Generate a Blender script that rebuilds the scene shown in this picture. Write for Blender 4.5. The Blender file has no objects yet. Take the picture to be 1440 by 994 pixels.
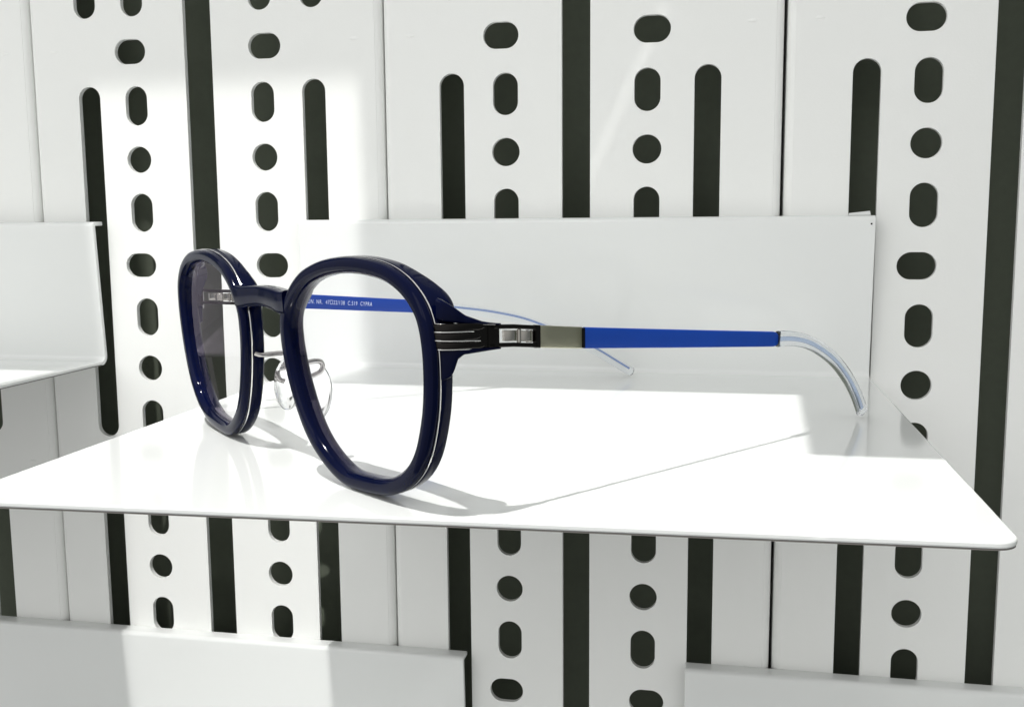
import bpy, bmesh, math, random
from mathutils import Vector, Matrix
random.seed(4)
S = bpy.context.scene
COL = S.collection
MM = 0.001
PI = math.pi

# ------------------------------------------------------------------ helpers
def link(o, parent=None):
    COL.objects.link(o)
    if parent: o.parent = parent
    return o

def tag(o, label=None, cat=None, group=None, kind=None):
    if label: o['label'] = label
    if cat: o['category'] = cat
    if group: o['group'] = group
    if kind: o['kind'] = kind
    return o

def empty(name, loc, rz=0.0):
    o = bpy.data.objects.new(name, None)
    o.empty_display_size = 0.01
    o.location = loc
    o.rotation_euler = (0, 0, rz)
    return link(o)

def mesh_obj(name, bm, mat, parent=None, smooth=True, angle=35):
    me = bpy.data.meshes.new(name)
    bmesh.ops.remove_doubles(bm, verts=bm.verts, dist=1e-7)
    bmesh.ops.recalc_face_normals(bm, faces=bm.faces)
    bm.to_mesh(me); bm.free()
    for p in me.polygons: p.use_smooth = smooth
    if smooth: me.set_sharp_from_angle(angle=math.radians(angle))
    me.materials.append(mat)
    return link(bpy.data.objects.new(name, me), parent)

def catmull(P, n, closed=True):
    out = []
    m = len(P)
    segs = m if closed else m - 1
    for i in range(segs):
        def g(k):
            return P[k % m] if closed else P[max(0, min(m - 1, k))]
        p0, p1, p2, p3 = g(i - 1), g(i), g(i + 1), g(i + 2)
        for j in range(n):
            t = j / n
            out.append(tuple(0.5 * ((2 * b) + (-a + c) * t + (2 * a - 5 * b + 4 * c - d) * t * t + (-a + 3 * b - 3 * c + d) * t ** 3)
                             for a, b, c, d in zip(p0, p1, p2, p3)))
    if not closed: out.append(tuple(P[-1]))
    return out

def interp(tab, x):
    if x <= tab[0][0]: return tab[0][1]
    for (x0, y0), (x1, y1) in zip(tab, tab[1:]):
        if x <= x1: return y0 + (y1 - y0) * (x - x0) / (x1 - x0)
    return tab[-1][1]

def loft(bm, rings, closed_path=False, cap=True):
    """rings: list of lists of Vector (same count), each ring closed."""
    vs = [[bm.verts.new(p) for p in r] for r in rings]
    n = len(vs[0])
    N = len(vs)
    for i in range(N if closed_path else N - 1):
        a, b = vs[i], vs[(i + 1) % N]
        for j in range(n):
            bm.faces.new((a[j], a[(j + 1) % n], b[(j + 1) % n], b[j]))
    if cap and not closed_path:
        bm.faces.new(list(reversed(vs[0]))); bm.faces.new(vs[-1])

def tube(bm, pts, r, n=10, flat=1.0):
    pts = [Vector(p) for p in pts]
    rings = []
    up = Vector((0.2, 0.1, 1)).normalized()
    for i, p in enumerate(pts):
        t = (pts[min(i + 1, len(pts) - 1)] - pts[max(i - 1, 0)]).normalized()
        if abs(t.dot(up)) > 0.95: up = Vector((1, 0, 0))
        s = t.cross(up).normalized(); q = s.cross(t).normalized(); up = q
        rings.append([p + s * (r * flat * math.cos(2 * PI * k / n)) + q * (r * math.sin(2 * PI * k / n)) for k in range(n)])
    loft(bm, rings)

def rrect(hw, hh, r, k=3):
    """rounded rectangle polygon (x, y), half sizes hw, hh"""
    r = min(r, hw * .98, hh * .98)
    pts = []
    for cx, cy, a0 in ((hw - r, hh - r, 0), (-hw + r, hh - r, 90), (-hw + r, -hh + r, 180), (hw - r, -hh + r, 270)):
        for i in range(k + 1):
            a = math.radians(a0 + 90 * i / k)
            pts.append((cx + r * math.cos(a), cy + r * math.sin(a)))
    return pts

# ------------------------------------------------------------------ materials
def new_mat(name):
    m = bpy.data.materials.new(name); m.use_nodes = True
    nt = m.node_tree
    return m, nt, nt.nodes['Principled BSDF']

def setp(b, **k):
    for a, v in k.items(): b.inputs[a.replace('_', ' ')].default_value = v

def surf(name, col, rough, metal=0.0, coat=0.0, var=0.03, scale=60, bump=0.0, bscale=900, rvar=0.06, spec=0.5, coat_rough=0.05):
    m, nt, b = new_mat(name)
    tc = nt.nodes.new('ShaderNodeTexCoord')
    n1 = nt.nodes.new('ShaderNodeTexNoise'); n1.inputs['Scale'].default_value = scale; n1.inputs['Detail'].default_value = 5
    nt.links.new(tc.outputs['Object'], n1.inputs['Vector'])
    mix = nt.nodes.new('ShaderNodeMix'); mix.data_type = 'RGBA'
    mix.inputs[6].default_value = tuple(c * (1 - var) for c in col) + (1,)
    mix.inputs[7].default_value = tuple(min(1, c * (1 + var)) for c in col) + (1,)
    nt.links.new(n1.outputs['Fac'], mix.inputs[0]); nt.links.new(mix.outputs[2], b.inputs['Base Color'])
    mr = nt.nodes.new('ShaderNodeMapRange')
    mr.inputs[1].default_value = 0.3; mr.inputs[2].default_value = 0.7
    mr.inputs[3].default_value = max(0.0, rough - rvar); mr.inputs[4].default_value = rough + rvar
    n2 = nt.nodes.new('ShaderNodeTexNoise'); n2.inputs['Scale'].default_value = scale * 2.3; n2.inputs['Detail'].default_value = 6
    nt.links.new(tc.outputs['Object'], n2.inputs['Vector'])
    nt.links.new(n2.outputs['Fac'], mr.inputs[0]); nt.links.new(mr.outputs[0], b.inputs['Roughness'])
    setp(b, Metallic=metal, Coat_Weight=coat, Coat_Roughness=coat_rough, Specular_IOR_Level=spec)
    if bump > 0:
        n3 = nt.nodes.new('ShaderNodeTexNoise'); n3.inputs['Scale'].default_value = bscale; n3.inputs['Detail'].default_value = 2
        nt.links.new(tc.outputs['Object'], n3.inputs['Vector'])
        bp = nt.nodes.new('ShaderNodeBump'); bp.inputs['Strength'].default_value = bump; bp.inputs['Distance'].default_value = 0.0002
        nt.links.new(n3.outputs['Fac'], bp.inputs['Height']); nt.links.new(bp.outputs[0], b.inputs['Normal'])
    return m

M_wall = surf('white_painted_steel', (0.815, 0.825, 0.805), 0.34, var=0.012, scale=25, bump=0.14, bscale=1300, rvar=0.015)
M_shelf = surf('white_gloss_shelf_paint', (0.755, 0.772, 0.760), 0.09, var=0.01, scale=30, bump=0.0, bscale=900, rvar=0.012)
M_back = surf('dark_olive_backing', (0.140, 0.158, 0.122), 0.85, var=0.08, scale=300, spec=0.2)
M_navy = surf('navy_acetate', (0.0004, 0.0020, 0.0185), 0.11, var=0.25, scale=250, rvar=0.03, spec=0.09)
M_blue = surf('blue_coated_steel', (0.004, 0.052, 0.36), 0.36, var=0.04, scale=200, rvar=0.04, spec=0.3)
M_gun = surf('black_chrome', (0.026, 0.024, 0.023), 0.09, metal=1.0, var=0.1, scale=300, rvar=0.05)
M_steel = surf('polished_steel', (0.80, 0.79, 0.78), 0.14, metal=1.0, var=0.04, scale=300, rvar=0.05)
M_olive = surf('brushed_olive_metal', (0.42, 0.41, 0.31), 0.30, metal=1.0, var=0.02, scale=60, rvar=0.01)
M_arm = surf('grey_steel_wire', (0.5, 0.48, 0.475), 0.2, metal=1.0, var=0.03, scale=60, rvar=0.02)
M_bronze = surf('dark_bronze', (0.42, 0.40, 0.37), 0.14, metal=1.0, var=0.03, scale=60, rvar=0.02)
M_edge_shade = surf('grey_edge_shade', (0.17, 0.16, 0.15), 0.6)
M_text = surf('pale_engraving', (0.72, 0.80, 0.95), 0.5, var=0.05)

def lens_mat():
    m, nt, b = new_mat('coated_lens'); nt.nodes.remove(b)
    out = nt.nodes['Material Output']
    tr = nt.nodes.new('ShaderNodeBsdfTransparent'); tr.inputs[0].default_value = (0.985, 0.985, 0.988, 1)
    gl = nt.nodes.new('ShaderNodeBsdfGlossy'); gl.inputs['Color'].default_value = (0.90, 0.78, 0.95, 1); gl.inputs['Roughness'].default_value = 0.01
    lw = nt.nodes.new('ShaderNodeLayerWeight'); lw.inputs['Blend'].default_value = 0.5
    pw = nt.nodes.new('ShaderNodeMath'); pw.operation = 'POWER'; pw.inputs[1].default_value = 5.0
    nt.links.new(lw.outputs['Facing'], pw.inputs[0])
    fr = nt.nodes.new('ShaderNodeMath'); fr.operation = 'MULTIPLY_ADD'; fr.inputs[1].default_value = 0.36; fr.inputs[2].default_value = 0.022
    nt.links.new(pw.outputs[0], fr.inputs[0])
    geo = nt.nodes.new('ShaderNodeNewGeometry')
    inv = nt.nodes.new('ShaderNodeMath'); inv.operation = 'SUBTRACT'; inv.inputs[0].default_value = 1.0
    nt.links.new(geo.outputs['Backfacing'], inv.inputs[1])
    fm = nt.nodes.new('ShaderNodeMath'); fm.operation = 'MULTIPLY'
    nt.links.new(fr.outputs[0], fm.inputs[0]); nt.links.new(inv.outputs[0], fm.inputs[1])
    fr = fm
    mx = nt.nodes.new('ShaderNodeMixShader')
    nt.links.new(fr.outputs[0], mx.inputs[0]); nt.links.new(tr.outputs[0], mx.inputs[1]); nt.links.new(gl.outputs[0], mx.inputs[2])
    nt.links.new(mx.outputs[0], out.inputs['Surface'])
    return m
M_lens = lens_mat()

def clear_mat(name, tint, ior, rough):
    m, nt, b = new_mat(name)
    tc = nt.nodes.new('ShaderNodeTexCoord'); n = nt.nodes.new('ShaderNodeTexNoise'); n.inputs['Scale'].default_value = 400
    nt.links.new(tc.outputs['Object'], n.inputs['Vector'])
    mr = nt.nodes.new('ShaderNodeMapRange'); mr.inputs[3].default_value = rough * .5; mr.inputs[4].default_value = rough * 1.5
    nt.links.new(n.outputs['Fac'], mr.inputs[0]); nt.links.new(mr.outputs[0], b.inputs['Roughness'])
    setp(b, Base_Color=tint + (1,), IOR=ior, Transmission_Weight=1.0)
    return m
M_clear = clear_mat('clear_silicone', (0.96, 0.975, 1.0), 1.24, 0.14)
M_pad = clear_mat('clear_nose_pad', (0.95, 0.95, 0.96), 1.30, 0.12)

# ------------------------------------------------------------------ camera (z = 0 is the top of the main shelf)
CAMZ = 54.0
R = [[0.98020966, 0.01755267, -0.19718249], [0.19780349, -0.12671814, 0.97201661], [-0.00792511, -0.99178345, -0.12768232]]
cam = bpy.data.cameras.new('camera'); co = bpy.data.objects.new('camera', cam); COL.objects.link(co)
right = Vector([r[0] for r in R]); up = -Vector([r[1] for r in R]); bk = -Vector([r[2] for r in R])
mw = Matrix((right, up, bk)).transposed().to_4x4()
mw.translation = Vector((0, 0, CAMZ * MM))
co.matrix_world = mw
cam.sensor_width = 36.0; cam.lens = 1450.0 / 1440.0 * 36.0
cam.clip_start = 0.01; cam.clip_end = 50
S.camera = co

# ------------------------------------------------------------------ backing and perforated panels
YW = 370.0                 # front face of the perforated panels
TH = 1.9                   # sheet thickness
def box_bm(bm, x0, x1, y0, y1, z0, z1):
    v = [bm.verts.new((x * MM, y * MM, z * MM)) for x in (x0, x1) for y in (y0, y1) for z in (z0, z1)]
    for f in ((0, 1, 3, 2), (4, 6, 7, 5), (0, 4, 5, 1), (2, 3, 7, 6), (0, 2, 6, 4), (1, 5, 7, 3)):
        bm.faces.new([v[i] for i in f])

bm = bmesh.new(); box_bm(bm, -620, 460, YW + 30, YW + 34, -420, 420)
wall = mesh_obj('wall', bm, M_back, smooth=False)
tag(wall, 'dark olive backing wall showing through the slots and gaps', 'wall', kind='structure')

ZT, ZB = 400.0, -400.0
def slot_poly(cx, cz, hw, hh, n=10):
    """stadium / rounded slot in (x, z)"""
    r = min(hw, hh); pts = []
    for i in range(n * 2 + 1):
        a = PI * i / (2 * n)
        if hh >= hw: pts.append((cx + r * math.cos(a), cz + (hh - r) + r * math.sin(a)))
        else: pts.append((cx + (hw - r) + r * math.sin(a), cz + r * math.cos(a)))
    for i in range(n * 2 + 1):
        a = PI * i / (2 * n)
        if hh >= hw: pts.append((cx - r * math.cos(a), cz - (hh - r) - r * math.sin(a)))
        else: pts.append((cx - (hw - r) - r * math.sin(a), cz - r * math.cos(a)))
    return pts

def make_panel(name, x0, x1, seam, slot_x, hole_x, dxh):
    """seam: -1 = bent flange at x0, +1 = at x1.  Coordinates mm; origin stays at world zero."""
    RB = 2.6
    cu = bpy.data.curves.new('profile', 'CURVE'); cu.dimensions = '2D'; cu.fill_mode = 'BOTH'
    cu.extrude = TH / 2 * MM
    cu.bevel_depth = 0.12 * MM; cu.bevel_resolution = 1
    def spl(pts):
        s = cu.splines.new('POLY'); s.points.add(len(pts) - 1)
        for q, (x, z) in zip(s.points, pts): q.co = (x * MM, z * MM, 0, 1)
        s.use_cyclic_u = True
    fx0, fx1 = (x0 + RB, x1) if seam < 0 else (x0, x1 - RB)
    spl([(fx0, ZB), (fx1, ZB), (fx1, ZT), (fx0, ZT)])
    zoff = CAMZ
    k = -20
    while True:
        z = 24.5 + 20.4 * k + zoff
        if z > ZT - 12: break
        if z > ZB + 12:
            m = k % 4
            if m == 0: spl(slot_poly(hole_x, z, 5.15, 5.1501))
            elif m in (1, 3): spl(slot_poly(hole_x, z, 4.65, 7.5))
            else: spl(slot_poly(hole_x + dxh, z, 6.5, 4.75))
        k += 1
    for j in range(-3, 4):
        zt = 52.8 + zoff + 163.6 * j
        zb = zt - 138.2
        if zt < ZT - 5 and zb > ZB + 5:
            spl(slot_poly(slot_x, (zt + zb) / 2, 4.65, (zt - zb) / 2))
    tmp = bpy.data.objects.new('profile', cu); COL.objects.link(tmp)
    bpy.context.view_layer.update()
    dg = bpy.context.evaluated_depsgraph_get()
    me = bpy.data.meshes.new_from_object(tmp.evaluated_get(dg))
    bpy.data.objects.remove(tmp); bpy.data.curves.remove(cu)
    bm = bmesh.new(); bm.from_mesh(me); bpy.data.meshes.remove(me)
    for v in bm.verts:        # curve plane (x, y) -> (x, z); extrude along depth
        x, y, z = v.co
        v.co = (x, (YW + TH / 2) * MM - z, y)
    # bent edge and flange running back
    xs, sg = (fx0, -1) if seam < 0 else (fx1, 1)
    prof = []
    for i in range(9):
        a = PI / 2 * i / 8
        prof.append((xs + sg * RB * math.sin(a), YW + RB - RB * math.cos(a)))
    prof.append((xs + sg * RB, YW + 27))
    inner = [(xs + sg * (RB - TH) * math.sin(PI / 2 * i / 8), YW + RB - (RB - TH) * math.cos(PI / 2 * i / 8)) for i in range(9)]
    inner.append((xs + sg * (RB - TH), YW + 27))
    poly = prof + inner[::-1]
    loft(bm, [[Vector((x * MM, y * MM, z * MM)) for x, y in poly] for z in (ZB, ZT)])
    # pressed dimple near the bent edge
    dx = xs + sg * RB - sg * 10.5
    for zc in (66.5 + zoff, 66.5 + zoff - 163.6):
        rings = []
        for q in range(1, 5):
            a = PI / 2 * q / 4
            rings.append([Vector(((dx + 1.9 * math.sin(a) * math.cos(t)) * MM, (YW - 0.32 * math.cos(a) + 0.02) * MM, (zc + 0.75 * math.sin(a) * math.sin(t)) * MM)) for t in [2 * PI * i / 14 for i in range(14)]])
        loft(bm, rings)
    return mesh_obj(name, bm, M_wall, angle=14)

G_P = 'tall white perforated steel strips side by side'
for x0, x1, seam, sx, hx, dxh, lab in (
        (-334.0, -267.1, 1, -295.0, -314.5, 1.4, 'half seen perforated white strip cut by the left border behind the left edge shelf'),
        (-266.6, -201.0, -1, -241.9, -222.0, -1.6, 'perforated white strip just right of the left edge shelf, its left third in shade'),
        (-189.6, -122.7, 1, -149.4, -169.8, 1.4, 'sunlit perforated white strip behind the bridge of the glasses, bright down to the lowest shelf'),
        (-122.2, -56.4, -1, -96.5, -76.7, -1.5, 'perforated white strip just right of the sunlit one, left of the middle dark gap'),
        (-46.1, 19.6, 1, -5.5, -26.2, 1.5, 'perforated white strip right of the middle dark gap, above the blue near temple'),
        (20.7, 86.5, -1, 46.7, 66.3, -1.5, 'perforated white strip behind the right end of the main shelf and the clear ear tip'),
        (96.0, 162.4, 1, 136.3, 116.2, 1.5, 'white steel strip cut by the right border, beyond the widest dark gap')):
    p = make_panel('perforated_panel', x0, x1, seam, sx, hx, dxh)
    tag(p, lab, 'panel', G_P)

# ------------------------------------------------------------------ shelves
def make_shelf(label, x0, x1, zt, yfl, yfr, group, ext=0.0):
    """bent steel shelf; tray top at height zt (mm); front edge from y=yfl (left) to yfr (right)"""
    root = empty('display_shelf', (0, 0, 0))
    root.location = ((x0 + x1) / 2 * MM, YW * MM, zt * MM)
    tag(root, label, 'shelf', group)
    T = 1.6; TT = 1.3; H = 54.8; RB = 2.0
    ytop, ybot = -6.6, -3.4          # front face of the back plate relative to the wall
    def yf(h): return ybot + (ytop - ybot) * h / H
    out = []                          # (y, z) outer (front) side from lip to tray
    out.append((-0.12, H + 0.02))
    rl = 1.7
    for i in range(7):
        a = PI / 2 * i / 6
        out.append((ytop + rl - rl * math.sin(a), H - rl + rl * math.cos(a)))
    for i in range(7):
        a = PI / 2 * i / 6
        out.append((yf(RB) - RB + RB * math.cos(a), RB - RB * math.sin(a)))
    inn = [(-0.12, H + 0.02 - T)]
    r2 = 0.3
    for i in range(4):
        a = PI / 2 * i / 3
        inn.append((ytop + T + r2 - r2 * math.sin(a), H - T - r2 + r2 * math.cos(a)))
    r3 = RB + T
    for i in range(7):
        a = PI / 2 * i / 6
        inn.append((yf(RB) - RB + r3 * math.cos(a), RB - r3 * math.sin(a)))
    poly = out + inn[::-1]
    hw = (x1 - x0) / 2
    bm = bmesh.new()
    loft(bm, [[Vector((x * MM, y * MM, z * MM)) for y, z in poly] for x in (-hw - ext, hw)])
    bp = mesh_obj('back_plate', bm, M_shelf, root, angle=30)
    bv = bp.modifiers.new('bevel', 'BEVEL'); bv.width = 0.35 * MM; bv.segments = 2; bv.limit_method = 'ANGLE'; bv.angle_limit = math.radians(50)
    # tray
    yb = yf(RB) - RB
    rc = 4.5; pts = [(-hw, yb), ]
    fl, fr = yfl - YW, yfr - YW
    def corner(cx, cy, a0, a1):
        return [(cx + rc * math.cos(math.radians(a0 + (a1 - a0) * i / 10)), cy + rc * math.sin(math.radians(a0 + (a1 - a0) * i / 10))) for i in range(11)]
    pts += corner(-hw + rc, fl + rc, 180, 270)
    pts += corner(hw - rc, fr + rc, 270, 360)
    pts.append((hw, yb))
    bm = bmesh.new()
    loft(bm, [[Vector((x * MM, y * MM, z * MM)) for x, y in pts] for z in (-TT, 0.0)])
    tr = mesh_obj('tray', bm, M_shelf, root, angle=30)
    bv = tr.modifiers.new('bevel', 'BEVEL'); bv.width = 0.4 * MM; bv.segments = 3; bv.limit_method = 'ANGLE'; bv.angle_limit = math.radians(50)
    bm = bmesh.new()  # dark sheet added under the tray as the shade line of its front edge
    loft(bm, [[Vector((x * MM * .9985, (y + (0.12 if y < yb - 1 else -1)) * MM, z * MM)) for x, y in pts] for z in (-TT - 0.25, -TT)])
    mesh_obj('edge_shade', bm, M_edge_shade, root, smooth=False)
    return root

G_S = 'white bent steel display shelves hung on the strips'
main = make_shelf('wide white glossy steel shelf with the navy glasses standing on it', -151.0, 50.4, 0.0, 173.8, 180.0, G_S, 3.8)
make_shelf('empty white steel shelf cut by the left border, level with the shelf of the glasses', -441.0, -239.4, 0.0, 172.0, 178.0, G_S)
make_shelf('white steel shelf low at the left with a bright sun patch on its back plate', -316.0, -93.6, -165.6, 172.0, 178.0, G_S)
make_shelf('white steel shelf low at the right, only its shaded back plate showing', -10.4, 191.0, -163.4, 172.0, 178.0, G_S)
# small hook tab and screw dot at the right end of the main back plate
bm = bmesh.new()
loft(bm, [[Vector((x * MM, y * MM, z * MM)) for x, z in ((-7.2, 0), (0.0, 0), (-0.3, 1.4), (-7.0, 0.7))] for y in (0.0, 1.5)])
tab = mesh_obj('hook_tab', bm, M_shelf, main, smooth=False); tab.location = (99.6 * MM, -1.6 * MM, 54.9 * MM)
bm = bmesh.new()
bmesh.ops.create_cone(bm, cap_ends=True, segments=16, radius1=0.38 * MM, radius2=0.3 * MM, depth=0.3 * MM)
dot = mesh_obj('rivet', bm, M_gun, main); dot.rotation_euler = (PI / 2, 0, 0); dot.location = (99.3 * MM, -6.45 * MM, 52.0 * MM)

# ------------------------------------------------------------------ the glasses (local frame: a = across, b = backwards, z = up; mm)
OX, OY = -1.85949411 * 54, 3.97748282 * 54
UX, UY = 0.74396779, -0.66821548
G = empty('eyeglasses', (OX * MM, OY * MM, 0), math.atan2(UY, UX))
tag(G, 'navy blue eyeglasses with blue metal temples and clear ear tips standing on the white shelf', 'eyeglasses')
WR, TL = math.radians(4.0525), math.radians(-3.2567)

def lp(side, s, t, d):
    """lens coordinates (s outwards, t up, d depth) of one side -> glasses frame"""
    w = WR * side
    ul = Vector((math.cos(w), math.sin(w), 0)); vl = Vector((-math.sin(w), math.cos(w), 0))
    n = vl * math.cos(TL) - Vector((0, 0, math.sin(TL)))
    upv = vl * math.sin(TL) + Vector((0, 0, math.cos(TL)))
    # gentle base curve of the front
    curve = 0.0012 * (s - 37) ** 2 * 0.0
    return (ul * (s * side) + upv * t + n * (d + curve)) * MM

OUT = [(33, .2), (39, .3), (45, .8), (49.5, 1.8), (54, 3.9), (58, 7), (61, 10.9), (63.2, 16), (64.7, 21.3), (65.4, 27.5), (65.3, 33),
       (64.2, 37.6), (62, 40.7), (59, 43.2), (55.5, 45), (51.5, 46.3), (46, 47.1), (40, 47.4), (35, 47.2), (30, 46.6), (25.5, 45.6), (21, 44.1),
       (17, 41.8), (13.8, 39), (11.5, 36.3), (10.2, 33), (10, 30), (10.4, 25.6), (11.7, 20.5), (13.7, 15.4), (16.5, 10.3), (20, 6.3), (24.8, 3), (29, 1.1)]
OUTL = catmull(OUT, 6)
def smooth_closed(P, it=6):
    for _ in range(it):
        n = len(P); P = [tuple(0.25 * P[i - 1][k] + 0.5 * P[i][k] + 0.25 * P[(i + 1) % n][k] for k in (0, 1)) for i in range(n)]
    return P
OUTL = smooth_closed(OUTL)
def normals(P):
    N = []
    n = len(P)
    for i in range(n):
        dx = P[(i + 1) % n][0] - P[i - 1][0]; dy = P[(i + 1) % n][1] - P[i - 1][1]
        l = math.hypot(dx, dy); N.append((-dy / l, dx / l))        # counter-clockwise list -> inward
    return N
ONRM = normals(OUTL)
cx = sum(p[0] for p in OUTL) / len(OUTL); cy = sum(p[1] for p in OUTL) / len(OUTL)
if (cx - OUTL[0][0]) * ONRM[0][0] + (cy - OUTL[0][1]) * ONRM[0][1] < 0:
    ONRM = [(-a, -b) for a, b in ONRM]

FRONT = [(0.2, 1.94), (0.0, 1.5), (0.0, 0.95), (0.18, 0.5), (0.55, 0.17), (1.0, 0.02), (1.9, -0.03), (2.45, 0.05), (2.75, 0.3), (3.2, 0.95), (3.3, 1.35), (3.3, 2.06)]
INLAY = [(-0.02, 1.94), (-0.07, 2.08), (-0.02, 2.22), (2.9, 2.22), (2.9, 1.94)]
BACK = [(0.2, 2.22), (0.05, 2.5), (0.0, 3.0), (0.0, 4.3), (0.15, 4.85), (0.55, 5.2), (1.2, 5.3), (2.0, 5.1), (2.7, 4.55), (3.1, 3.8), (3.3, 3.0), (3.3, 2.1)]
def deepen(s, t):
    """the back layer grows deeper towards the hinge corner and towards the bridge"""
    return (2.7 * math.exp(-((s - 63) / 6.5) ** 2 - ((t - 40) / 6.5) ** 2)
            + 1.0 * math.exp(-((s - 13) / 5.0) ** 2 - ((t - 39.5) / 5.0) ** 2))
def rim_rings(side, sec):
    rings = []
    for (s, t), (nx, ny) in zip(OUTL, ONRM):
        k = deepen(s, t)
        rings.append([lp(side, s + nx * w, t + ny * w, d + max(0.0, d - 2.25) / 3.05 * k * (1.0 if w < 1.6 else 0.0)) for w, d in sec])
    return rings

def plan_a(side, b):
    """across position of the temple line at depth b"""
    return 67.0 - (b - 5) * 13.5 / 143 if side > 0 else -(67.0 - (b - 5) * 25.6 / 148)

def strip(bm, stations, th, r=0.25):
    """stations: (pos Vector in mm (a, b), zc, hh, normal (a, b)); a vertical strip of thickness th"""
    rings = []
    for (a, b), zc, hh, (na, nb) in stations:
        rings.append([Vector(((a + na * x) * MM, (b + nb * x) * MM, (zc + y) * MM)) for x, y in rrect(th / 2, hh, min(r, th * .45))])
    loft(bm, rings)

def path_normals(P):
    out = []
    for i in range(len(P)):
        a = P[max(0, i - 1)]; c = P[min(len(P) - 1, i + 1)]
        dx, dy = c[0] - a[0], c[1] - a[1]; l = math.hypot(dx, dy); out.append((dy / l, -dx / l))
    return out

# temple centre height along b
ZC = [(0, 34.0), (5, 33.75), (10, 33.6), (17, 33.1), (21, 32.85), (27, 32.2), (39.6, 30.9), (60, 29.1), (80, 27.35), (104, 25.3), (107.5, 25.0)]
def side_pieces(side):
    sn = 'near' if side > 0 else 'far'
    # ---- rim
    bm = bmesh.new()
    loft(bm, rim_rings(side, FRONT), closed_path=True)
    loft(bm, rim_rings(side, BACK), closed_path=True)
    rim = mesh_obj('rim', bm, M_navy, G, angle=24)
    bm = bmesh.new()
    loft(bm, rim_rings(side, INLAY), closed_path=True)
    mesh_obj('metal_inlay', bm, M_steel, rim, angle=30)
    # ---- lens, gently domed, seated in the groove
    bm = bmesh.new()
    K = 12
    ctr = (37.8, 24.0)
    rings = {}
    for face, d0, sg in (('f', 1.2, 1), ('k', 3.0, 1)):
        ringv = []
        for k in range(1, K + 1):
            rr = k / K
            ring = []
            for (s, t), (nx, ny) in zip(OUTL, ONRM):
                s2, t2 = s + nx * 3.2, t + ny * 3.2
                ps = ctr[0] + (s2 - ctr[0]) * rr; pt = ctr[1] + (t2 - ctr[1]) * rr
                dist2 = (ps - ctr[0]) ** 2 + (pt - ctr[1]) ** 2
                dd = d0 + 0.0016 * dist2 - 0.55
                ring.append(bm.verts.new(lp(side, ps, pt, dd)))
            ringv.append(ring)
        c = bm.verts.new(lp(side, ctr[0], ctr[1], d0 - 0.55))
        n = len(OUTL)
        for j in range(n): bm.faces.new((c, ringv[0][j], ringv[0][(j + 1) % n]))
        for k in range(K - 1):
            for j in range(n): bm.faces.new((ringv[k][j], ringv[k][(j + 1) % n], ringv[k + 1][(j + 1) % n], ringv[k + 1][j]))
        rings[face] = ringv[-1]
    n = len(OUTL)
    for j in range(n): bm.faces.new((rings['f'][j], rings['f'][(j + 1) % n], rings['k'][(j + 1) % n], rings['k'][j]))
    mesh_obj('lens', bm, M_lens, rim, angle=50)

    # ---- end piece: layered black chrome strip wrapping round the corner to the hinge
    SH = 0.0 if side > 0 else -7.0        # the far hinge sits closer to its rim
    def fb(b): return b if side > 0 or b < 7 else 7 + (b - 7) * 0.30
    def ep(pts, k=6):
        return catmull([(side * a, fb(b)) for a, b in pts], k, closed=False)
    def outward(P):
        N = path_normals(P)
        return [(x, y) if x * side > 0 or (abs(x) < .2 and y < 0) else (-x, -y) for x, y in N]
    E17 = abs(plan_a(side, 17.3)); E10 = abs(plan_a(side, 10)); E13 = abs(plan_a(side, 13))
    base = [(64.5, 4.95), (65.3, 5.35), (65.9, 6.4), (66.25, 8.2), (E10 - .25, 10.6), (E13 - .2, 13.5), (E17, 17.3)]
    P = ep(base); N = outward(P)
    bm = bmesh.new()
    strip(bm, [(p, interp(ZC, p[1]) , 2.15, nn) for p, nn in zip(P, N)], 0.9, .2)
    # raised bands
    L = len(P)
    for dz0, dz1, hh, last, off in ((1.62, 1.75, 0.70, 0.86, .5), (0.1, 0.0, 0.66, 0.80, .62), (-1.45, -1.62, 0.66, 0.86, .5)):
        m = int(L * last)
        st = []
        for i in range(m):
            p, nn = P[i], N[i]
            f = i / (m - 1)
            h = hh * (1.0 if i < m - 3 else [.95, .8, .45][i - (m - 3)])
            st.append(((p[0] + nn[0] * off, p[1] + nn[1] * off), interp(ZC, p[1]) + dz0 + (dz1 - dz0) * f, h, nn))
        strip(bm, st, 0.7, .3)
    epo = mesh_obj('end_piece', bm, M_gun, G, angle=40)
    bm = bmesh.new()
    for dz0, dz1, last, off in ((2.28, 2.2, .97, .42), (0.86, 0.90, .72, .74), (-0.62, -0.78, .80, .80), (-2.26, -2.3, .97, .42)):
        m = int(L * last)
        strip(bm, [((P[i][0] + N[i][0] * off, P[i][1] + N[i][1] * off), interp(ZC, P[i][1]) + dz0 + (dz1 - dz0) * i / (m - 1), 0.10, N[i]) for i in range(m)], 0.45, .06)
    mesh_obj('trim_line', bm, M_steel, epo, angle=60)
    # navy covers above and below the metal, flowing out of the rim
    bm = bmesh.new()
    cov = [(64.0, 5.5), (64.7, 6.0), (65.3, 6.9), (65.75, 8.0), (66.0, 9.3), (E10 - .2, 11.0), (E13 - .15, 14.0), (E17 + .05, 17.4)]
    CP = ep(cov, 4); CN = outward(CP)
    top = [(5.4, 40.6), (6.4, 39.9), (7.4, 39.2), (8.7, 38.2), (10, 37.3), (13, 36.15), (15, 35.75), (17.4, 35.4)]
    bot = [(5.4, 36.6), (7, 36.2), (10, 35.7), (17.4, 35.25)]
    st = []
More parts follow.
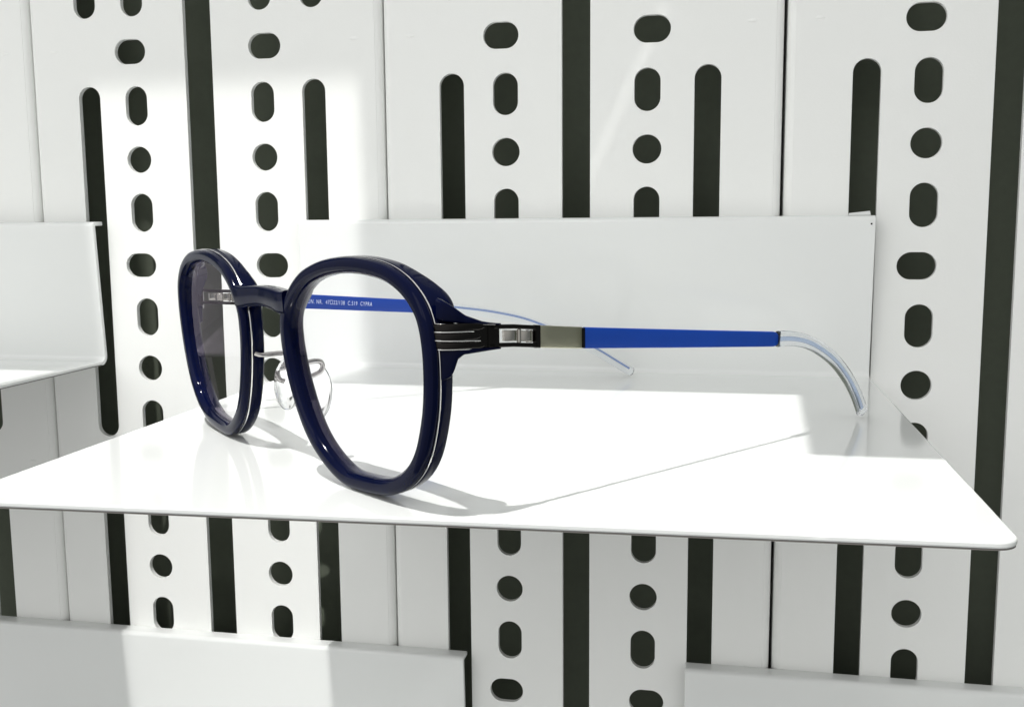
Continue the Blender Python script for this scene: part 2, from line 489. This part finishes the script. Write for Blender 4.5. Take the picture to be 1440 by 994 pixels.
    for p, nn in zip(CP, CN):
        zt, zb = interp(top, p[1]), interp(bot, p[1])
        wd = interp([(5.4, 1.4), (6.2, 2.4), (7.2, 3.4), (9, 3.2), (17.4, 1.1)], p[1])
        off = 0.75 - wd / 2
        st.append(((p[0] + nn[0] * off, p[1] + nn[1] * off), (zt + zb) / 2, max(.12, (zt - zb) / 2), nn, wd))
    rings = []
    for (a, b), zc, hh, (na, nb), wd in st:
        rings.append([Vector(((a + na * x) * MM, (b + nb * x) * MM, (zc + y) * MM)) for x, y in rrect(wd / 2, hh, min(.55, hh * .8))])
    loft(bm, rings)
    bot2 = [(5.4, 25.4), (7.2, 26.4), (7.7, 27.6), (8.3, 29.5), (9.5, 30.3), (11, 30.45), (15, 30.65), (17.4, 30.75)]
    top2 = [(0, 32), (4, 31.9), (10, 31.45), (17.4, 31.0)]
    rings = []
    for p, (na, nb) in zip(CP, CN):
        zt, zb = interp(top2, p[1]), interp(bot2, p[1])
        wd = interp([(5.4, 1.4), (6.2, 2.4), (7.2, 3.4), (9, 3.2), (17.4, 1.1)], p[1])
        off = 0.75 - wd / 2
        hh = max(.12, (zt - zb) / 2); zc = (zt + zb) / 2
        rings.append([Vector(((p[0] + na * (off + x)) * MM, (p[1] + nb * (off + x)) * MM, (zc + y) * MM)) for x, y in rrect(wd / 2, hh, min(.55, hh * .8))])
    loft(bm, rings)
    mesh_obj('cover', bm, M_navy, epo, angle=45)

    # ---- temple
    def tst(b0, b1, n, hfun, dz=0.0):
        Q = [(plan_a(side, b0 + (b1 - b0) * i / n), b0 + (b1 - b0) * i / n) for i in range(n + 1)]
        NN = outward(Q)
        return [(q, interp(ZC, q[1]) + dz, hfun(q[1]), nn) for q, nn in zip(Q, NN)]
    bm = bmesh.new()
    BE = 107.2 if side > 0 else 84.6
    def hb(b):
        h = 2.12 - 0.30 * (b - 40) / 66
        if b > BE - 2.6:
            x = (b - BE + 2.6) / 2.6
            h *= math.sqrt(max(0.0, 1 - x * x * 0.93))
        return h
    strip(bm, tst(39.9 + SH, BE - 2.7, 24, hb) + tst(BE - 2.4, BE, 10, hb), 0.75, .2)
    temple = mesh_obj('temple', bm, M_blue, G, angle=40)
    bm = bmesh.new(); PL = []
    for q, zc, hh, nn in tst(27.75 + SH, 39.1 + SH, 16, lambda b: 2.15):
        e = abs((q[1] - SH - 33.4) / 5.7)
        off = 0.30 * (1 - max(0.0, (e - 0.55) / 0.45) ** 2)
        sl = 0.32 * (max(0.0, e - 0.55) / 0.45) * (1 if q[1] - SH > 33.4 else -1)
        n2 = Vector((nn[0], nn[1] + sl)).normalized()
        PL.append(((q[0] + side * (off - .2), q[1]), zc, hh, (n2.x, n2.y)))
    strip(bm, PL, 0.8, .2)
    mesh_obj('temple_plate', bm, M_olive, temple, angle=40)
    bm = bmesh.new(); strip(bm, tst(39.1 + SH, 39.9 + SH, 2, lambda b: 2.02), 0.6, .15)
    strip(bm, tst(14.6 + SH, 16.1 + SH, 2, lambda b: 2.1), 0.9, .25)
    strip(bm, tst(26.5 + SH, 27.6 + SH, 2, lambda b: 2.2), 1.0, .25)
    strip(bm, tst(15.0 + SH, 26.9 + SH, 6, lambda b: 0.42, 1.70), 0.9, .2)
    strip(bm, tst(15.0 + SH, 26.9 + SH, 6, lambda b: 0.42, -1.70), 0.9, .2)
    hinge = mesh_obj('hinge', bm, M_gun, temple, angle=40)
    # knuckle inside the hinge window: two curled tabs round a pin
    bm = bmesh.new()
    for b0, b1, bul in ((18.9, 22.4, 0.55), (22.6, 26.4, 0.7)):
        rings = []
        for i in range(13):
            f = i / 12; b = b0 + (b1 - b0) * f + SH
            x = plan_a(side, b) - side * 0.35 + side * bul * math.sin(PI * f)
            zc = interp(ZC, b); 
            rings.append([Vector(((x + px) * MM, b * MM, (zc + py) * MM)) for px, py in rrect(0.35, 1.02, .15)])
        loft(bm, rings)
    x = plan_a(side, 22.5 + SH); zc = interp(ZC, 22.5 + SH)
    tube(bm, [(x * MM, (22.5 + SH) * MM, (zc + q) * MM) for q in (-1.25, -.6, 0, .6, 1.25)], 0.42 * MM, 12)
    for b in (24.6 + SH, 25.5 + SH):
        x = plan_a(side, b); zc = interp(ZC, b)
        tube(bm, [(x * MM, b * MM, (zc + q) * MM) for q in (-1.2, 0, 1.2)], 0.3 * MM, 10)
    mesh_obj('knuckle', bm, M_bronze, temple, angle=50)
    # ---- clear ear tip: rounded bar that bends down to the shelf
    if side > 0:
        TIP = [(106.7, 25.08), (107.8, 25.03), (110, 24.95), (115, 24.35), (121, 22.95), (128, 20.1), (134, 16.7), (140, 11.9), (144.2, 7.4), (147.0, 3.4), (148.2, 1.2)]
    else:
        TIP = [(83.8, 26.9), (85.2, 26.7), (90, 26.0), (98.6, 24.6), (108.6, 22.3), (115.6, 19.9), (124, 16.4), (131, 13.2), (138, 9.9), (145.3, 5.6), (150, 2.8), (152.4, 1.4)]
    TP = catmull(TIP, 6, closed=False)
    bm = bmesh.new(); bm2 = bmesh.new()
    rings, rings2 = [], []
    for i, (b, z) in enumerate(TP):
        q0 = TP[max(0, i - 1)]; q1 = TP[min(len(TP) - 1, i + 1)]
        tb, tz = q1[0] - q0[0], q1[1] - q0[1]; l = math.hypot(tb, tz); tb /= l; tz /= l
        f = i / (len(TP) - 1)
        hh = (1.75 if f > .35 else 2.0 - 0.25 * f / .35) * (1.0 if side > 0 else .88)
        ww = 1.0
        if f > .955: 
            e = (f - .955) / .045; k = math.sqrt(max(.05, 1 - e * e)); hh *= k; ww *= max(.4, k)
        if i < 4: hh *= (0.6, 0.82, 0.93, 0.98)[i]
        a = plan_a(side, b)
        sec = rrect(ww, hh, .8, 4)
        rings.append([Vector(((a + x) * MM, (b - tz * y) * MM, (z + tb * y) * MM)) for x, y in sec])
        if 0.06 < f < .93:
            rings2.append([Vector(((a + x) * MM, (b - tz * y) * MM, (z + tb * y) * MM)) for x, y in [(px, py * (1 if side > 0 else .6) + (0 if side > 0 else .55)) for px, py in rrect(0.22, 0.55, .15, 2)]])
    tip = bm
    loft(bm, rings)
    mesh_obj('ear_tip', bm, M_clear, temple, angle=60)
    loft(bm2, rings2)
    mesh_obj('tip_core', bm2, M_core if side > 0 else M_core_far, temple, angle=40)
    # ---- nose pad and its wire arm
    bm = bmesh.new()
    arm = [(10.6, 2.1, 23.6), (10.0, 3.2, 23.2), (9.6, 5.4, 23.2), (9.0, 8.0, 23.3), (8.4, 9.6, 22.9), (8.2, 10.2, 21.8), (8.1, 9.6, 20.7), (8.0, 8.0, 20.0), (7.8, 6.4, 19.4), (7.5, 6.4, 17.6), (7.2, 7.6, 16.9)]
    tube(bm, [(side * a * MM, b * MM, z * MM) for a, b, z in catmull(arm, 6, closed=False)], 0.58 * MM, 10)
    pad_bm = bmesh.new()
    rings = []
    for k in range(9):
        f = -1 + 2 * k / 8
        sc = math.sqrt(max(0.02, 1 - abs(f) ** 2.6)); x = f * 0.95
        ring = []
        for i in range(28):
            t = 2 * PI * i / 28
            y = 3.9 * sc ** .35 * math.cos(t) * (1 + .08 * math.sin(t)); z = 6.5 * sc ** .35 * math.sin(t)
            if k in (0, 8): y *= .85; z *= .9
            sp = math.radians(6)
            a = 7.1 + x * math.cos(sp) + y * math.sin(sp) - z * .18 * -1 * .0 - z * .12
            b = 8.8 + y * math.cos(sp) - x * math.sin(sp)
            ring.append(Vector((side * a * MM, b * MM, (16.2 + z) * MM)))
        rings.append(ring)
    loft(pad_bm, rings)
    pad = mesh_obj('nose_pad', pad_bm, M_pad, G, angle=60)
    mesh_obj('pad_arm', bm, M_arm, pad, angle=60)
    return temple

M_core = clear_mat('pale_blue_core', (0.62, 0.71, 0.90), 1.32, 0.1)
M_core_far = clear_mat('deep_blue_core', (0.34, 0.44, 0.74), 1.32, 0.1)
tR = side_pieces(1)
tLf = side_pieces(-1)
tR['label'] = 'near blue temple seen from outside'
tLf['label'] = 'far blue temple with pale lettering on its inner face'

# bridge between the rims
bm = bmesh.new()
BR = catmull([(-13.5, 2.9, 37.0, 2.7), (-10.5, 2.9, 36.9, 2.6), (-6, 3.1, 37.4, 2.4), (0, 3.3, 37.7, 2.3), (6, 3.1, 37.4, 2.4), (10.5, 2.9, 36.9, 2.6), (13.5, 2.9, 37.0, 2.7)], 5, closed=False)
rings = []
for a, b, z, hh in BR:
    tt = math.radians(3.3)
    rings.append([Vector((a * MM, (b + x - (z + y) * math.sin(tt) * 1.0 + 0.0) * MM, (z + y) * MM)) for x, y in rrect(2.1, hh, 0.9, 4)])
loft(bm, rings)
mesh_obj('bridge', bm, M_navy, G, angle=50)

# lettering on the inner face of the far temple
cu = bpy.data.curves.new('lettering', 'FONT')
cu.body = 'UN. NR.  47\u25a122/138  C.519  CYPRA'
cu.size = 1.38 * MM; cu.extrude = 0.01 * MM; cu.space_character = 1.2
tmp = bpy.data.objects.new('lettering', cu); COL.objects.link(tmp)
bpy.context.view_layer.update()
dg = bpy.context.evaluated_depsgraph_get()
me = bpy.data.meshes.new_from_object(tmp.evaluated_get(dg)); bpy.data.objects.remove(tmp)
me.name = 'lettering'; me.materials.clear(); me.materials.append(M_text)
b0, b1 = 39.8, 59.6
xmax = max(v.co.x for v in me.vertices)
p0 = Vector((plan_a(-1, b0), b0, interp(ZC, b0))); p1 = Vector((plan_a(-1, b1), b1, interp(ZC, b1)))
dx = (p1 - p0).normalized(); nrm = dx.cross(Vector((0, 0, 1))).normalized(); dz = nrm.cross(dx).normalized()
sc = 19.9 * MM / xmax
for v in me.vertices:
    q = v.co.copy()
    v.co = p0 * MM + dx * (q.x * sc) + dz * (q.y * 1.25 - 0.5 * MM) + nrm * (q.z + 0.385 * MM)
lt = link(bpy.data.objects.new('lettering', me), tLf)

# ------------------------------------------------------------------ light
W = bpy.data.worlds.new('World'); S.world = W; W.use_nodes = True
nt = W.node_tree; bg = nt.nodes['Background']
tc = nt.nodes.new('ShaderNodeTexCoord')
vm = nt.nodes.new('ShaderNodeVectorMath'); vm.operation = 'DOT_PRODUCT'
d = Vector((-0.32, -0.75, 0.55)).normalized(); vm.inputs[1].default_value = d
nt.links.new(tc.outputs['Generated'], vm.inputs[0])
rp = nt.nodes.new('ShaderNodeValToRGB')
rp.color_ramp.interpolation = 'EASE'
mr = nt.nodes.new('ShaderNodeMapRange'); mr.inputs[1].default_value = -1; mr.inputs[2].default_value = 1
nt.links.new(vm.outputs['Value'], mr.inputs[0]); nt.links.new(mr.outputs[0], rp.inputs[0])
rp.color_ramp.elements[0].position = 0.30; rp.color_ramp.elements[0].color = (0.325, 0.35, 0.345, 1)
rp.color_ramp.elements[1].position = 0.85; rp.color_ramp.elements[1].color = (1.0, 1.0, 0.985, 1)
# low panes follow the plate's window reflection; upper-left panes added for rim highlights
sep = nt.nodes.new('ShaderNodeSeparateXYZ'); nt.links.new(tc.outputs['Generated'], sep.inputs[0])
def wm(op, a, b=None):
    n = nt.nodes.new('ShaderNodeMath'); n.operation = op
    for k, v in enumerate((a, b)):
        if v is None: continue
        if isinstance(v, (int, float)): n.inputs[k].default_value = v
        else: nt.links.new(v, n.inputs[k])
    return n.outputs[0]
ny = wm('MULTIPLY', sep.outputs['Y'], -1.0)
front = wm('GREATER_THAN', ny, 0.05)
den = wm('MAXIMUM', ny, 0.05)
u = wm('DIVIDE', sep.outputs['X'], den); v = wm('DIVIDE', sep.outputs['Z'], den)
def rect(u0, u1, v0, v1, amt):
    a = wm('MULTIPLY', wm('GREATER_THAN', u, u0), wm('LESS_THAN', u, u1))
    b = wm('MULTIPLY', wm('GREATER_THAN', v, v0), wm('LESS_THAN', v, v1))
    return wm('MULTIPLY', wm('MULTIPLY', wm('MULTIPLY', a, b), front), amt)
bright_rects = wm('ADD', wm('ADD', rect(-0.02, 0.060, -0.036, -0.008, 1.6), rect(0.066, 0.094, -0.036, -0.008, 1.6)),
         wm('ADD', rect(-1.1, -0.62, 0.25, 1.3, 2.2), rect(-0.55, -0.10, 0.25, 1.3, 2.2)))
add = nt.nodes.new('ShaderNodeMix'); add.data_type = 'RGBA'; add.blend_type = 'ADD'; add.inputs[0].default_value = 1.0
nt.links.new(rp.outputs[0], add.inputs[6]); nt.links.new(bright_rects, add.inputs[7])
nt.links.new(add.outputs[2], bg.inputs['Color']); bg.inputs['Strength'].default_value = WORLD = 0.75

def beam(name, target_pts, direction, dist, E, spread):
    """collimated rectangular light (sun through a window opening): target_pts = (centre, half vector 1, half vector 2) on the lit surface, mm"""
    c, h1, h2 = (Vector(v) for v in target_pts)
    d = Vector(direction).normalized()
    e1 = h1 - d * h1.dot(d); e2 = h2 - d * h2.dot(d)
    l = bpy.data.lights.new(name, 'AREA'); l.shape = 'RECTANGLE'
    l.size = 2 * e1.length * MM; l.size_y = 2 * e2.length * MM
    l.spread = math.radians(spread)
    l.energy = E * l.size * l.size_y
    l.color = (1.0, 0.985, 0.96)
    o = bpy.data.objects.new(name, l); COL.objects.link(o)
    X = e1.normalized(); Z = -d; Y = Z.cross(X).normalized()
    m = Matrix((X, Y, Z)).transposed().to_4x4()
    m.translation = (c - d * dist) * MM
    o.matrix_world = m
    return o
SUN = (0.19, 0.215, -0.958)
def ground(x0, x1, y0, y1): return ((x0 + x1) / 2, (y0 + y1) / 2, 0), ((x1 - x0) / 2, 0, 0), (0, (y1 - y0) / 2, 0)
ES = 3.5
beam('sun_beam', ground(-175, 20, 120, 325), SUN, 330, ES, 0.7)
beam('sun_beam', ground(17, 90, 120, 241.5), SUN, 330, ES, 0.7)
beam('sun_beam', ground(-460, -246, 120, 338), SUN, 330, ES, 0.7)
beam('sun_beam', ((-184, YW, -45), (54.5, 0, 0), (0, 0, 150)), (0.02, 0.5, -0.85), 430, 2.45, 1.8)
beam('sun_glint', ((-36.5, YW, 91), (-16.5, 0, -36), (-1.6, 0, 0.75)), (0.15, 0.7, -0.7), 150, 0.45, 1.2)

# ------------------------------------------------------------------ render settings
S.view_settings.view_transform = 'Standard'
S.view_settings.look = 'None'
S.view_settings.exposure = 0.0
S.view_settings.gamma = 1.0
S.cycles.max_bounces = 14
S.cycles.transparent_max_bounces = 24
S.cycles.transmission_bounces = 12
S.cycles.caustics_reflective = False
S.cycles.caustics_refractive = False
